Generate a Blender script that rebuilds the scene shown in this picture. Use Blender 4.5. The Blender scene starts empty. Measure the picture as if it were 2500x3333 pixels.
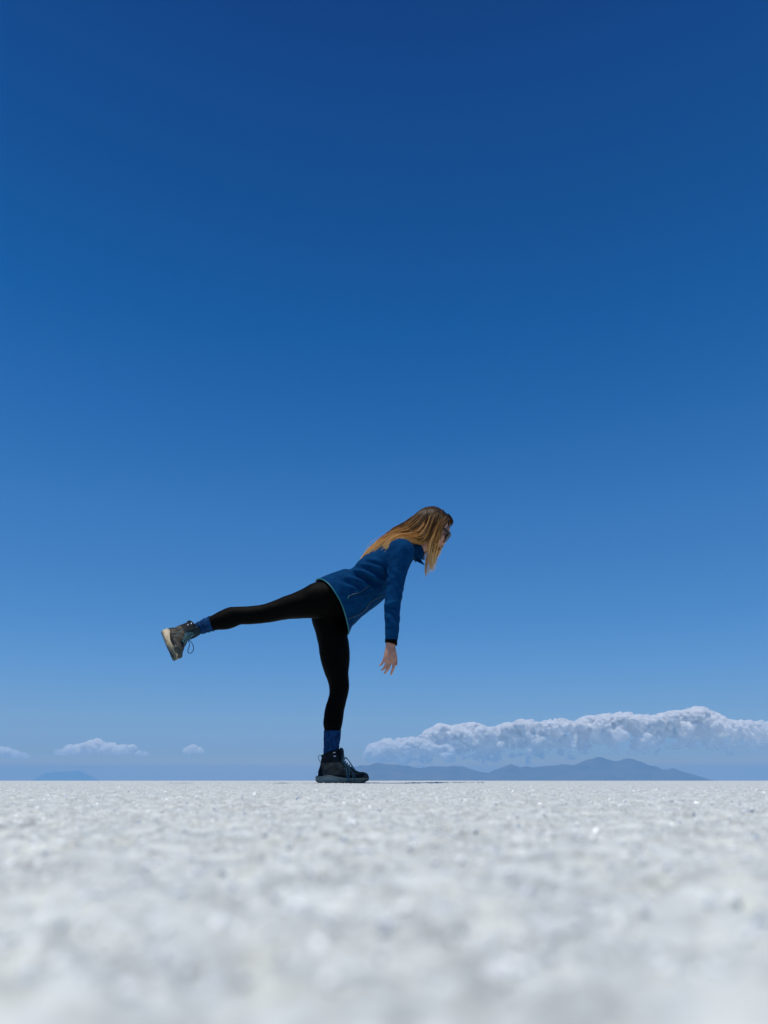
import bpy, bmesh, math, random
import numpy as np
from mathutils import Vector, Matrix

random.seed(7)
rng = np.random.default_rng(7)
R = math.radians
scene = bpy.context.scene
COL = scene.collection

# ------------------------------------------------------------------ camera
FPX = 2400.0                         # focal length in photo pixels (2500 x 3333)
HORIZON = 2541.0
CAM_H = 0.0128                       # the phone lies on the salt
PITCH = math.atan((HORIZON - 1666.5) / FPX)
cam_d = bpy.data.cameras.new("camera")
cam = bpy.data.objects.new("camera", cam_d)
COL.objects.link(cam)
scene.camera = cam
cam_d.sensor_fit = 'VERTICAL'
cam_d.sensor_height = 36.0
cam_d.sensor_width = 27.0
cam_d.lens = 36.0 * FPX / 3333.0
cam_d.clip_start = 0.004
cam_d.clip_end = 200000.0
cam.location = (0, 0, CAM_H)
cam.rotation_euler = (R(90) + PITCH, 0, 0)
cam_d.dof.use_dof = True
cam_d.dof.focus_distance = 3.3
cam_d.dof.aperture_fstop = 16.0

# ------------------------------------------------------------------ sky, sun, exposure
SUN_EL, SUN_AZ = R(80), R(220)       # azimuth measured from +Y towards +X: behind and left of the camera
sun_dir = Vector((math.sin(SUN_AZ) * math.cos(SUN_EL), math.cos(SUN_AZ) * math.cos(SUN_EL), math.sin(SUN_EL)))
world = bpy.data.worlds.new("World")
scene.world = world
world.use_nodes = True
wn = world.node_tree
wn.nodes.clear()
w_out = wn.nodes.new('ShaderNodeOutputWorld')
w_bg = wn.nodes.new('ShaderNodeBackground')
w_sky = wn.nodes.new('ShaderNodeTexSky')
w_sky.sky_type = 'NISHITA'
w_sky.sun_disc = False
w_sky.sun_elevation = SUN_EL
w_sky.sun_rotation = SUN_AZ
w_sky.altitude = 3650
w_sky.air_density = 1.0
w_sky.dust_density = 0.3
w_sky.ozone_density = 2.0
w_bg.inputs['Strength'].default_value = 0.1
# thin high-altitude air: the blue deepens with elevation
w_tc = wn.nodes.new('ShaderNodeTexCoord')
w_sep = wn.nodes.new('ShaderNodeSeparateXYZ')
w_ramp = wn.nodes.new('ShaderNodeValToRGB')
w_mul = wn.nodes.new('ShaderNodeMix')
w_mul.data_type = 'RGBA'
w_mul.blend_type = 'MULTIPLY'
w_mul.inputs[0].default_value = 1.0
wn.links.new(w_tc.outputs['Generated'], w_sep.inputs[0])
wn.links.new(w_sep.outputs['Z'], w_ramp.inputs[0])
SKY_RAMP = [(0.0, (1.3324, 0.7519, 0.3486)), (0.0065, (1.3324, 0.7519, 0.3486)), (0.0176, (1.6294, 0.9372, 0.3196)), (0.0299, (0.8127, 0.743, 0.6475)), (0.0424, (0.6716, 0.6946, 0.7757)), (0.0713, (0.6628, 0.796, 0.8965)), (0.1373, (0.5187, 0.8872, 1.1205)), (0.2005, (0.4076, 0.9056, 1.2284)), (0.3268, (0.2888, 0.9392, 1.3862)), (0.4474, (0.1244, 0.8181, 1.3764)), (0.5566, (0.0071, 0.6894, 1.2768)), (0.6774, (0.002, 0.5382, 1.0886)), (0.7555, (0.002, 0.4458, 1.002)), (0.8105, (0.002, 0.3554, 0.8632)), (1.0, (0.002, 0.3554, 0.8632))]
def set_ramp(node, stops):
    el = node.color_ramp.elements
    while len(el) > 1:
        el.remove(el[-1])
    el[0].position = stops[0][0]
    el[0].color = (*stops[0][1], 1)
    for p, c in stops[1:]:
        e = el.new(p)
        e.color = (*c, 1)
set_ramp(w_ramp, SKY_RAMP)
wn.links.new(w_sky.outputs[0], w_mul.inputs[6])
wn.links.new(w_ramp.outputs[0], w_mul.inputs[7])
wn.links.new(w_mul.outputs[2], w_bg.inputs[0])
wn.links.new(w_bg.outputs[0], w_out.inputs[0])

sun_d = bpy.data.lights.new("sun", 'SUN')
sun_d.energy = 3.8
sun_d.angle = R(0.5)
sun_d.color = (1.0, 0.94, 0.83)
sun = bpy.data.objects.new("sun", sun_d)
COL.objects.link(sun)
sun.rotation_euler = (-sun_dir).to_track_quat('-Z', 'Y').to_euler()

scene.view_settings.view_transform = 'Standard'
scene.view_settings.look = 'None'
scene.view_settings.exposure = 0.0
scene.view_settings.gamma = 1.0
scene.view_settings.use_curve_mapping = False
scene.render.engine = 'CYCLES'
cy = scene.cycles
cy.use_denoising = True
try:
    cy.denoiser = 'OPENIMAGEDENOISE'
except Exception:
    pass
cy.max_bounces = 20
cy.diffuse_bounces = 3
cy.glossy_bounces = 3
cy.transmission_bounces = 4
cy.volume_bounces = 20
cy.transparent_max_bounces = 16

# ------------------------------------------------------------------ pixel <-> world
CP, SP = math.cos(PITCH), math.sin(PITCH)
D = 3.70                             # distance of the person
def P(px, py, Y):
    a = (px - 1250.0) / FPX
    b = (1666.5 - py) / FPX
    d = np.array([a, CP - b * SP, SP + b * CP])
    return np.array([0, 0, CAM_H]) + d * (Y / d[1])
def proj(V):
    V = np.asarray(V, float) - np.array([0, 0, CAM_H])
    f = V[:, 1] * CP + V[:, 2] * SP
    u = -V[:, 1] * SP + V[:, 2] * CP
    return np.stack([1250 + FPX * V[:, 0] / f, 1666.5 - FPX * u / f], 1)

# ------------------------------------------------------------------ numpy noise
_perm = rng.permutation(4096)
_val = rng.random(4096)
def _h(ix, iy, iz=0):
    return (_perm[(ix + _perm[(iy + _perm[np.asarray(iz) & 4095]) & 4095]) & 4095])
def vnoise2(x, y):
    ix, iy = np.floor(x).astype(np.int64), np.floor(y).astype(np.int64)
    fx, fy = x - ix, y - iy
    fx, fy = fx * fx * (3 - 2 * fx), fy * fy * (3 - 2 * fy)
    a, b = _val[_h(ix, iy)], _val[_h(ix + 1, iy)]
    c, d = _val[_h(ix, iy + 1)], _val[_h(ix + 1, iy + 1)]
    return (a + (b - a) * fx) * (1 - fy) + (c + (d - c) * fx) * fy - 0.5
def vnoise3(p):
    i = np.floor(p).astype(np.int64)
    f = p - i
    f = f * f * (3 - 2 * f)
    out = 0
    for dx in (0, 1):
        for dy in (0, 1):
            for dz in (0, 1):
                w = (f[:, 0] if dx else 1 - f[:, 0]) * (f[:, 1] if dy else 1 - f[:, 1]) * (f[:, 2] if dz else 1 - f[:, 2])
                out = out + w * _val[_h(i[:, 0] + dx, i[:, 1] + dy, i[:, 2] + dz)]
    return out - 0.5
def fbm3(p, o=4):
    s, a = 0, 1.0
    for k in range(o):
        s = s + a * vnoise3(p * 2 ** k + 17.3 * k)
        a *= 0.5
    return s
def fbm2(x, y, o=4):
    s, a = 0, 1.0
    for k in range(o):
        s = s + a * vnoise2(x * 2 ** k + 13.7 * k, y * 2 ** k + 5.1 * k)
        a *= 0.5
    return s

# ------------------------------------------------------------------ materials
def mat(name, color, rough=0.6, spec=0.4, metal=0.0, sheen=0.0):
    m = bpy.data.materials.new(name)
    m.use_nodes = True
    b = m.node_tree.nodes['Principled BSDF']
    b.inputs['Base Color'].default_value = (*color, 1)
    b.inputs['Roughness'].default_value = rough
    b.inputs['Specular IOR Level'].default_value = spec
    b.inputs['Metallic'].default_value = metal
    if sheen:
        b.inputs['Sheen Weight'].default_value = sheen
        b.inputs['Sheen Roughness'].default_value = 0.5
    return m
def noise_color(m, scale, c1, c2, detail=4, stretch=(1, 1, 1), lo=0.35, hi=0.65, bump=0.0, bscale=None, bdist=0.001):
    nt = m.node_tree
    b = nt.nodes['Principled BSDF']
    tc = nt.nodes.new('ShaderNodeTexCoord')
    mp = nt.nodes.new('ShaderNodeMapping')
    mp.inputs['Scale'].default_value = stretch
    n = nt.nodes.new('ShaderNodeTexNoise')
    n.inputs['Scale'].default_value = scale
    n.inputs['Detail'].default_value = detail
    r = nt.nodes.new('ShaderNodeValToRGB')
    set_ramp(r, [(lo, c1), (hi, c2)])
    nt.links.new(tc.outputs['Object'], mp.inputs[0])
    nt.links.new(mp.outputs[0], n.inputs['Vector'])
    nt.links.new(n.outputs['Fac'], r.inputs[0])
    nt.links.new(r.outputs[0], b.inputs['Base Color'])
    if bump:
        n2 = nt.nodes.new('ShaderNodeTexNoise')
        n2.inputs['Scale'].default_value = bscale or scale * 4
        n2.inputs['Detail'].default_value = 3
        nt.links.new(mp.outputs[0], n2.inputs['Vector'])
        bp = nt.nodes.new('ShaderNodeBump')
        bp.inputs['Strength'].default_value = bump
        bp.inputs['Distance'].default_value = bdist
        nt.links.new(n2.outputs['Fac'], bp.inputs['Height'])
        nt.links.new(bp.outputs[0], b.inputs['Normal'])
    return m

M = {}
def salt():
    m = mat('salt', (.7, .7, .7), 0.6, 0.4)
    nt = m.node_tree
    b = nt.nodes['Principled BSDF']
    tc = nt.nodes.new('ShaderNodeTexCoord')
    def noise(scale, detail, lo, hi):
        n = nt.nodes.new('ShaderNodeTexNoise')
        n.inputs['Scale'].default_value = scale
        n.inputs['Detail'].default_value = detail
        r = nt.nodes.new('ShaderNodeMapRange')
        r.inputs['From Min'].default_value = lo
        r.inputs['From Max'].default_value = hi
        nt.links.new(tc.outputs['Object'], n.inputs['Vector'])
        nt.links.new(n.outputs['Fac'], r.inputs['Value'])
        return r.outputs[0]
    def mix(fac, c1, c2):
        x = nt.nodes.new('ShaderNodeMix')
        x.data_type = 'RGBA'
        nt.links.new(fac, x.inputs[0])
        for i, c in ((6, c1), (7, c2)):
            if isinstance(c, tuple):
                x.inputs[i].default_value = (*c, 1)
            else:
                nt.links.new(c, x.inputs[i])
        return x.outputs[2]
    grey = mix(noise(22, 3, .35, .65), (.35, .386, .39), (.375, .392, .385))      # greyer salt, cool and warm
    white = mix(noise(35, 2, .4, .6), (.615, .662, .648), (.625, .672, .64))
    c = mix(noise(430, 4, .42, .58), grey, white)                             # white crystals on it, highlights of up-facing plates painted in
    c2 = mix(noise(80, 3, .42, .66), mix(noise(1100, 2, .43, .53), grey, c), white)
    nt.links.new(c2, b.inputs['Base Color'])
    return m
M['salt'] = salt()
M['crystal'] = mat('salt_crystal', (.84, .86, .85), 0.45, 0.4)
M['jacket'] = noise_color(mat('fleece', (.003, .05, .16), 0.9, 0.04), 30, (.0005, .029, .098), (.0009, .042, .128), 4, bump=.35, bscale=420, bdist=.0012)
M['trim'] = mat('teal_trim', (.005, .14, .165), 0.5, 0.4)
M['zip'] = mat('zip_tape', (.004, .045, .075), 0.5, 0.4)
M['black'] = noise_color(mat('black_knit', (.004, .004, .005), 0.65, 0.045), 50, (.0004, .0004, .0004), (.0012, .0010, .0008), 3, bump=.2, bscale=500, bdist=.0006)
M['skin'] = noise_color(mat('skin', (.42, .22, .16), 0.55, 0.35), 45, (.37, .18, .13), (.50, .275, .20), 4)
M['sock'] = noise_color(mat('wool_sock', (.01, .05, .17), 0.9, 0.08), 60, (.003, .020, .070), (.007, .050, .150), 3, bump=.5, bscale=300, bdist=.001)
M['boot'] = noise_color(mat('boot_nubuck', (.07, .065, .055), 0.85, 0.15), 40, (.042, .039, .032), (.090, .085, .070), 5, bump=.3, bscale=300, bdist=.0008)
M['bootdark'] = noise_color(mat('boot_collar', (.012, .016, .02), 0.75, 0.15), 60, (.003, .005, .008), (.011, .017, .022), 3)
M['boottoe'] = noise_color(mat('boot_toe_rubber', (.05, .06, .055), 0.6, 0.3), 70, (.028, .033, .030), (.058, .066, .058), 4)
M['tongue'] = noise_color(mat('boot_tongue', (.012, .05, .075), 0.75, 0.2), 90, (.004, .012, .017), (.014, .040, .050), 3)
M['midsole'] = noise_color(mat('midsole_foam', (.30, .28, .23), 0.7, 0.3), 60, (.36, .29, .19), (.60, .52, .38), 4, stretch=(.3, 1, 1.6))
_n = M['midsole'].node_tree                          # beige at the heel, olive grey foam under the forefoot
_tc = _n.nodes.new('ShaderNodeTexCoord'); _sx = _n.nodes.new('ShaderNodeSeparateXYZ'); _r = _n.nodes.new('ShaderNodeMapRange'); _mx = _n.nodes.new('ShaderNodeMix')
_mx.data_type = 'RGBA'; _mx.blend_type = 'MULTIPLY'
_r.inputs['From Min'].default_value = .11; _r.inputs['From Max'].default_value = .17
_mx.inputs[7].default_value = (.60, .62, .58, 1)
_ramp = [q for q in _n.nodes if q.type == 'VALTORGB'][0]
_n.links.new(_tc.outputs['Object'], _sx.inputs[0]); _n.links.new(_sx.outputs['X'], _r.inputs['Value']); _n.links.new(_r.outputs[0], _mx.inputs[0])
_n.links.new(_ramp.outputs[0], _mx.inputs[6]); _n.links.new(_mx.outputs[2], _n.nodes['Principled BSDF'].inputs['Base Color'])
M['outsole'] = noise_color(mat('outsole_rubber', (.06, .08, .075), 0.7, 0.3), 80, (.04, .052, .05), (.12, .14, .125), 4)
M['lace'] = mat('lace_cord', (.085, .19, .22), 0.8, 0.15)
M['laceloop'] = mat('lace_cord_blue', (.02, .09, .2), 0.7, 0.2)
M['metal'] = mat('hook_metal', (.75, .76, .78), 0.3, 0.5, 0.9)
M['frame'] = mat('sunglass_frame', (.008, .006, .005), 0.25, 0.5)
M['lens'] = mat('sunglass_lens', (.010, .012, .010), 0.12, 0.35)
M['rock'] = noise_color(mat('far_rock', (.07, .06, .05), 0.9, 0.1), 0.0025, (.05, .036, .028), (.13, .08, .055), 8)

# hair: brown at the roots, sun-bleached towards the tips (the hair's own colour)
hm = mat('hair', (.1, .05, .02), 0.45, 0.14)
hn = hm.node_tree
hb = hn.nodes['Principled BSDF']
ha = hn.nodes.new('ShaderNodeAttribute')
ha.attribute_name = 'tone'
hr = hn.nodes.new('ShaderNodeValToRGB')
set_ramp(hr, [(0.0, (.024, .013, .006)), (.22, (.058, .028, .009)), (.38, (.21, .098, .026)), (.58, (.60, .30, .085)), (.85, (.90, .60, .27)), (1.0, (.92, .70, .42))])
hn.links.new(ha.outputs['Fac'], hr.inputs[0])
hn.links.new(hr.outputs[0], hb.inputs['Base Color'])
M['hair'] = hm

# ------------------------------------------------------------------ mesh helpers
class MB:
    """collects closed shells into one vertex / face list"""
    def __init__(self):
        self.v, self.f, self.n = [], [], 0
    def add(self, verts, faces):
        verts = np.asarray(verts, float)
        self.v.append(verts)
        self.f += [tuple(i + self.n for i in q) for q in faces]
        self.n += len(verts)
        return self
    def verts(self):
        return np.concatenate(self.v)
def catmull(pts, sub):
    pts = np.asarray(pts, float)
    if sub <= 1 or len(pts) < 3:
        return pts
    ext = np.vstack([2 * pts[0] - pts[1], pts, 2 * pts[-1] - pts[-2]])
    out = []
    for i in range(1, len(ext) - 2):
        p0, p1, p2, p3 = ext[i - 1:i + 3]
        for k in range(sub):
            t = k / sub
            out.append(.5 * (2 * p1 + (p2 - p0) * t + (2 * p0 - 5 * p1 + 4 * p2 - p3) * t * t + (3 * p1 - p0 - 3 * p2 + p3) * t ** 3))
    out.append(pts[-1])
    return np.array(out)
def ring_faces(nr, n, cap=True, base=0):
    f = []
    for i in range(nr - 1):
        for k in range(n):
            k2 = (k + 1) % n
            f.append((base + i * n + k, base + i * n + k2, base + (i + 1) * n + k2, base + (i + 1) * n + k))
    if cap:
        c0, c1 = base + nr * n, base + nr * n + 1
        for k in range(n):
            k2 = (k + 1) % n
            f.append((c0, base + k2, base + k))
            f.append((c1, base + (nr - 1) * n + k, base + (nr - 1) * n + k2))
    return f
def loft3(mb, rings, n=32, sub=5, shrink=1.0, power=1.0, side=(0, 1, 0)):
    """rings: (A, B, half_depth): A and B are opposite points of an elliptical ring"""
    data = catmull(np.array([[*r[0], *r[1], r[2]] for r in rings]), sub)
    side = np.array(side, float)
    V = []
    ang = np.linspace(0, 2 * math.pi, n, endpoint=False)
    c, s = np.cos(ang), np.sin(ang)
    cc = np.sign(c) * np.abs(c) ** power
    ss = np.sign(s) * np.abs(s) ** power
    cen = []
    for r in data:
        A, B, rd = r[:3], r[3:6], r[6]
        m, a = (A + B) / 2, (A - B) / 2 * shrink
        cen.append(m)
        V.append(m + np.outer(cc, a) + np.outer(ss, side * rd * shrink))
    nr = len(V)
    mb.add(np.vstack(V + [cen[0][None], cen[-1][None]]), ring_faces(nr, n))
    return mb
def px_rings(rows):
    """rows: (ax, ay, bx, by, Y offset from the person's mid plane, half depth)"""
    return [(P(a, b, D + y), P(c, d, D + y), rd) for a, b, c, d, y, rd in rows]
def tube(mb, pts, rad, n=8, sub=4, cap=True, flat=1.0, closed=False):
    pts = np.asarray(pts, float)
    rad = np.broadcast_to(np.asarray(rad, float), (len(pts),))
    data = np.column_stack([pts, rad])
    if closed:
        data = np.vstack([data, data[:1]])
    data = catmull(data, sub)
    if closed:
        data = data[:-1]
    p, r = data[:, :3], data[:, 3]
    m = len(p)
    if closed:
        tan = np.roll(p, -1, 0) - np.roll(p, 1, 0)
    else:
        tan = np.gradient(p, axis=0)
    tan /= np.linalg.norm(tan, axis=1)[:, None] + 1e-12
    up = np.array([0, 1, 0]) if abs(tan[0][1]) < .9 else np.array([1, 0, 0])
    V = []
    ang = np.linspace(0, 2 * math.pi, n, endpoint=False)
    for i in range(m):
        t = tan[i]
        up = up - t * (up @ t)
        up /= np.linalg.norm(up) + 1e-12
        b = np.cross(t, up)
        V.append(p[i] + r[i] * (np.outer(np.cos(ang), up) + flat * np.outer(np.sin(ang), b)))
    if closed:
        V = np.vstack(V)
        f = []
        for i in range(m):
            for k in range(n):
                f.append((i * n + k, i * n + (k + 1) % n, ((i + 1) % m) * n + (k + 1) % n, ((i + 1) % m) * n + k))
        mb.add(V, f)
    else:
        mb.add(np.vstack(V + [p[:1], p[-1:]]), ring_faces(m, n))
    return mb
def ellipsoid(mb, c, axes, nu=24, nv=16):
    """axes: 3x3 rows are semi-axis vectors"""
    axes = np.asarray(axes, float)
    V = []
    for j in range(nv + 1):
        th = math.pi * j / nv
        for i in range(nu):
            ph = 2 * math.pi * i / nu
            s = np.array([math.sin(th) * math.cos(ph), math.sin(th) * math.sin(ph), math.cos(th)])
            V.append(s)
    S = np.array(V)
    f = []
    for j in range(nv):
        for i in range(nu):
            f.append((j * nu + i, (j + 1) * nu + i, (j + 1) * nu + (i + 1) % nu, j * nu + (i + 1) % nu))
    mb.add(np.asarray(c) + S @ axes, f)
    return mb
def box(mb, c, ax):
    """ax rows: half-extent vectors"""
    ax = np.asarray(ax, float)
    V = [np.asarray(c) + sx * ax[0] + sy * ax[1] + sz * ax[2] for sx in (-1, 1) for sy in (-1, 1) for sz in (-1, 1)]
    mb.add(V, [(0, 1, 3, 2), (4, 6, 7, 5), (0, 4, 5, 1), (2, 3, 7, 6), (0, 2, 6, 4), (1, 5, 7, 3)])
    return mb
def mesh_from(name, V, F, smooth=True):
    me = bpy.data.meshes.new(name)
    me.from_pydata(np.asarray(V).tolist(), [], F)
    me.update()
    if smooth:
        me.shade_smooth()
    return me
def link(name, me, material, parent=None):
    o = bpy.data.objects.new(name, me)
    COL.objects.link(o)
    for m in (material if isinstance(material, list) else [material]):
        if m:
            me.materials.append(m)
    if parent:
        o.parent = parent
    return o
def obj(name, mb, material, parent=None, smooth=True):
    me = mesh_from(name, mb.verts(), mb.f, smooth)
    bm = bmesh.new()
    bm.from_mesh(me)
    bmesh.ops.remove_doubles(bm, verts=bm.verts, dist=1e-6)
    bmesh.ops.recalc_face_normals(bm, faces=bm.faces)
    bm.to_mesh(me)
    bm.free()
    if smooth:
        me.shade_smooth()
    return link(name, me, material, parent)
def remesh(mb, voxel, it=6, fac=.5):
    """joins the overlapping shells into ONE continuous surface"""
    me = mesh_from('tmp', mb.verts(), mb.f)
    bm = bmesh.new()
    bm.from_mesh(me)
    bmesh.ops.remove_doubles(bm, verts=bm.verts, dist=1e-6)
    bmesh.ops.recalc_face_normals(bm, faces=bm.faces)
    bm.to_mesh(me)
    bm.free()
    o = bpy.data.objects.new('tmp', me)
    COL.objects.link(o)
    r = o.modifiers.new('r', 'REMESH')
    r.mode = 'VOXEL'
    r.voxel_size = voxel
    if it:
        s = o.modifiers.new('s', 'SMOOTH')
        s.factor = fac
        s.iterations = it
    dg = bpy.context.evaluated_depsgraph_get()
    out = bpy.data.meshes.new_from_object(o.evaluated_get(dg))
    bpy.data.objects.remove(o)
    bpy.data.meshes.remove(me)
    out.shade_smooth()
    return out
def get_co(me):
    a = np.empty(len(me.vertices) * 3)
    me.vertices.foreach_get('co', a)
    return a.reshape(-1, 3)
def get_no(me):
    a = np.empty(len(me.vertices) * 3)
    me.vertices.foreach_get('normal', a)
    return a.reshape(-1, 3)
def set_co(me, a):
    me.vertices.foreach_set('co', np.ascontiguousarray(a, float).ravel())
    me.update()
def struct(o, kind='structure'):
    o['kind'] = kind
    return o
def seg_dist(p, line):
    """distance (px) of points to a polyline and the signed side"""
    best = np.full(len(p), 1e9)
    sgn = np.zeros(len(p))
    tt = np.zeros(len(p))
    n = len(line) - 1
    for i in range(n):
        a, b = np.array(line[i], float), np.array(line[i + 1], float)
        ab = b - a
        t = np.clip(((p - a) @ ab) / (ab @ ab), 0, 1)
        q = p - (a + t[:, None] * ab)
        d = np.hypot(q[:, 0], q[:, 1])
        s = ab[0] * q[:, 1] - ab[1] * q[:, 0]
        m = d < best
        best[m] = d[m]
        sgn[m] = np.sign(s[m])
        tt[m] = (i + t[m]) / n
    return best, sgn, tt

# ================================================================== SETTING: salt flat
def axis_coords(neg_far, fine0, fine1, step, grow_from, ratio, pos_far, g=1.09):
    a = list(np.arange(fine0, fine1, step))
    y, s = a[-1], step
    if ratio:
        while y < grow_from:
            s = max(step, y * ratio)
            y += s
            a.append(y)
    while y < pos_far:
        s *= g
        y += s
        a.append(y)
    lo, y, s = [], fine0, step
    while y > neg_far:
        s *= g
        y -= s
        lo.append(y)
    return np.array(lo[::-1] + a)
def side_coords():
    a, x, st = [], 0.0, .0009
    while x < 60000:
        a.append(x)
        st = .0009 if x < .11 else (max(.0009, .0066 * x) if x < 1.3 else st * 1.09)
        x += st
    a = np.array(a)
    return np.concatenate([-a[:0:-1], a])
gx = side_coords()
def depth_coords():
    a, y, st = [], -.03, .0009
    while y < 60000:
        a.append(y)
        st = .0009 if y < .15 else (.0052 * y if y < 7 else st * 1.09)
        y += st
    lo, y, st = [], -.03, .002
    while y > -60000:
        y -= st
        lo.append(y)
        st *= 1.09
    return np.array(lo[::-1] + a)
gy = depth_coords()
GX, GY = np.meshgrid(gx, gy)
xf, yf = GX.ravel(), GY.ravel()
def crystals(x, y, cell, tilt, hgt):
    """voronoi plates, each with its own height and tilt: a crust of crystals"""
    u, v = x / cell, y / cell
    iu, iv = np.floor(u).astype(np.int64), np.floor(v).astype(np.int64)
    best = np.full(x.shape, 1e9)
    out = np.zeros(x.shape)
    for du in (-1, 0, 1):
        for dv in (-1, 0, 1):
            a, b = iu + du, iv + dv
            h = _h(a, b)
            cx, cyy = a + _val[h], b + _val[(h * 7 + 11) & 4095]
            d = (u - cx) ** 2 + (v - cyy) ** 2
            z = hgt * (_val[(h * 3 + 5) & 4095] - .5) + tilt * cell * ((_val[(h * 5 + 2) & 4095] - .5) * (u - cx) + (_val[(h * 11 + 3) & 4095] - .5) * (v - cyy))
            m = d < best
            best[m] = d[m]
            out[m] = z[m]
    return out
near = (np.abs(xf) < 12) & (yf > -3) & (yf < 40)
z = np.zeros_like(xf)
xn, yn = xf[near], yf[near]
rr = np.hypot(xn, yn)
zz = .0009 * fbm2(xn / .045, yn / .045, 3) + .0006 * fbm2(xn / .009, yn / .009, 2)
zz += crystals(xn, yn, .0036, .38, .0008) + crystals(xn, yn, .0095, .25, .0010)
zz += .0024 * fbm2(xn / .35, yn / .35, 2)
foot_flat = np.clip(np.hypot((xn + .21) / .20, (yn - D - .09) / .09) - .7, 0, 1)   # pressed flat under the boot
zz *= 1 + 1.6 * np.exp(-((yn - 3.85) / .35) ** 2)
zz *= .15 + .85 * foot_flat
zz *= np.clip((rr - .008) / .03, .10, 1)
zz *= np.clip(1.3 - rr / 30, 0, 1)
z[near] = zz
nx, ny = len(gx), len(gy)
idx = np.arange(nx * ny).reshape(ny, nx)
quads = np.stack([idx[:-1, :-1], idx[:-1, 1:], idx[1:, 1:], idx[1:, :-1]], -1).reshape(-1, 4)
gme = bpy.data.meshes.new('salt_flat')
gme.vertices.add(nx * ny)
gme.vertices.foreach_set('co', np.column_stack([xf, yf, z]).ravel())
gme.loops.add(quads.size)
gme.loops.foreach_set('vertex_index', quads.ravel().astype(np.int32))
gme.polygons.add(len(quads))
gme.polygons.foreach_set('loop_start', np.arange(0, quads.size, 4, dtype=np.int32))
gme.update(calc_edges=True)
gme.validate()
ground = struct(link('ground', gme, M['salt']))

# loose crystals and flakes standing up from the crust: one body of stuff
mb = MB()
def ground_z(x, y):
    i = np.clip(np.searchsorted(gx, x), 0, nx - 1)
    j = np.clip(np.searchsorted(gy, y), 0, ny - 1)
    return z[j * nx + i]
cnt = 9000
cyv = np.exp(rng.uniform(math.log(.05), math.log(4.5), cnt))
cxv = rng.uniform(-1, 1, cnt) * (cyv * .60 + .06)
csz = (.00025 + .0006 * rng.random(cnt) ** 3) * np.clip(.45 + cyv, .5, 1.1)
VV, FF = [], []
sg = np.array([(sx, sy, sz) for sx in (-1, 1) for sy in (-1, 1) for sz in (-1, 1)], float)
for k in range(cnt):
    e = rng.normal(0, .5, 3)
    Rm = np.array(Matrix.Rotation(rng.random() * 6.28, 3, 'Z') @ Matrix.Rotation(e[0], 3, 'X') @ Matrix.Rotation(e[1], 3, 'Y'))
    sc = csz[k] * np.array([1 + rng.random(), .7 + rng.random() * .8, .35 + .6 * rng.random()])
    v = (sg * sc) @ Rm.T + np.array([cxv[k], cyv[k], ground_z(cxv[k], cyv[k]) + csz[k] * .2])
    mb.add(v, [(0, 1, 3, 2), (4, 6, 7, 5), (0, 4, 5, 1), (2, 3, 7, 6), (0, 2, 6, 4), (1, 5, 7, 3)])
struct(obj('salt_crystals', mb, M['crystal'], smooth=False), 'stuff')

# ================================================================== SETTING: far mountains
def ridge(name, profile, dist, depth, seed):
    prof = np.array(profile, float)
    pts = np.array([P(a, b, dist) for a, b in prof])
    xs = np.arange(pts[0, 0], pts[-1, 0], 45.0)
    h = np.interp(xs, pts[:, 0], pts[:, 2])
    ys = np.concatenate([np.linspace(-depth * .4, 0, 26), np.linspace(0, depth, 14)[1:]])
    X, Y = np.meshgrid(xs, ys)
    H = np.tile(h, (len(ys), 1))
    t = np.abs(Y) / np.where(Y < 0, depth * .4, depth)
    spur = fbm2(X / 900 + seed, Y / 2600 + seed, 4)
    fall = np.clip(1 - t, 0, 1) ** (1.15)
    Z = H * fall * (1 + 1.1 * spur * np.clip(t * 3, 0, 1) * (1 - t)) + 34 * fbm2(X / 190 + seed, Y / 300, 3) * np.clip(H / 250, 0, 1) * fall
    Z = np.clip(Z, 0, None)
    Z[0] = Z[-1] = -.5
    n, m = len(xs), len(ys)
    ii = np.arange(n * m).reshape(m, n)
    q = np.stack([ii[:-1, :-1], ii[:-1, 1:], ii[1:, 1:], ii[1:, :-1]], -1).reshape(-1, 4)
    me = mesh_from(name, np.column_stack([X.ravel(), (Y + dist).ravel(), Z.ravel()]), q.tolist())
    return struct(link(name, me, M['rock']))
ridge('mountains', [(1120, 2530), (1150, 2501), (1190, 2490), (1231, 2482), (1290, 2487), (1362, 2498), (1400, 2497), (1435, 2492), (1500, 2496), (1557, 2508), (1589, 2516),
                    (1640, 2498), (1663, 2485), (1695, 2498), (1760, 2493), (1817, 2489), (1866, 2491), (1907, 2475), (1947, 2463), (1996, 2475), (2020, 2474), (2045, 2468), (2086, 2479),
                    (2126, 2493), (2159, 2503), (2192, 2502), (2240, 2515), (2262, 2522), (2274, 2531), (2277, 2541)], 19000, 2600, 3.0)
ridge('hills', [(112, 2541), (124, 2532), (142, 2519), (187, 2511), (220, 2513), (256, 2508), (276, 2516), (292, 2526), (304, 2541)], 37500, 1500, 9.0)

# ================================================================== PERSON
def thing(name, label, cat, loc=(0, 0, 0)):
    o = bpy.data.objects.new(name, None)
    COL.objects.link(o)
    o.location = loc
    o['label'] = label
    o['category'] = cat
    o.empty_display_size = .1
    return o
person = thing('person', 'person in blue fleece jacket and black leggings, balancing on one leg, bent forward', 'person', (0, 0, 0))

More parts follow.
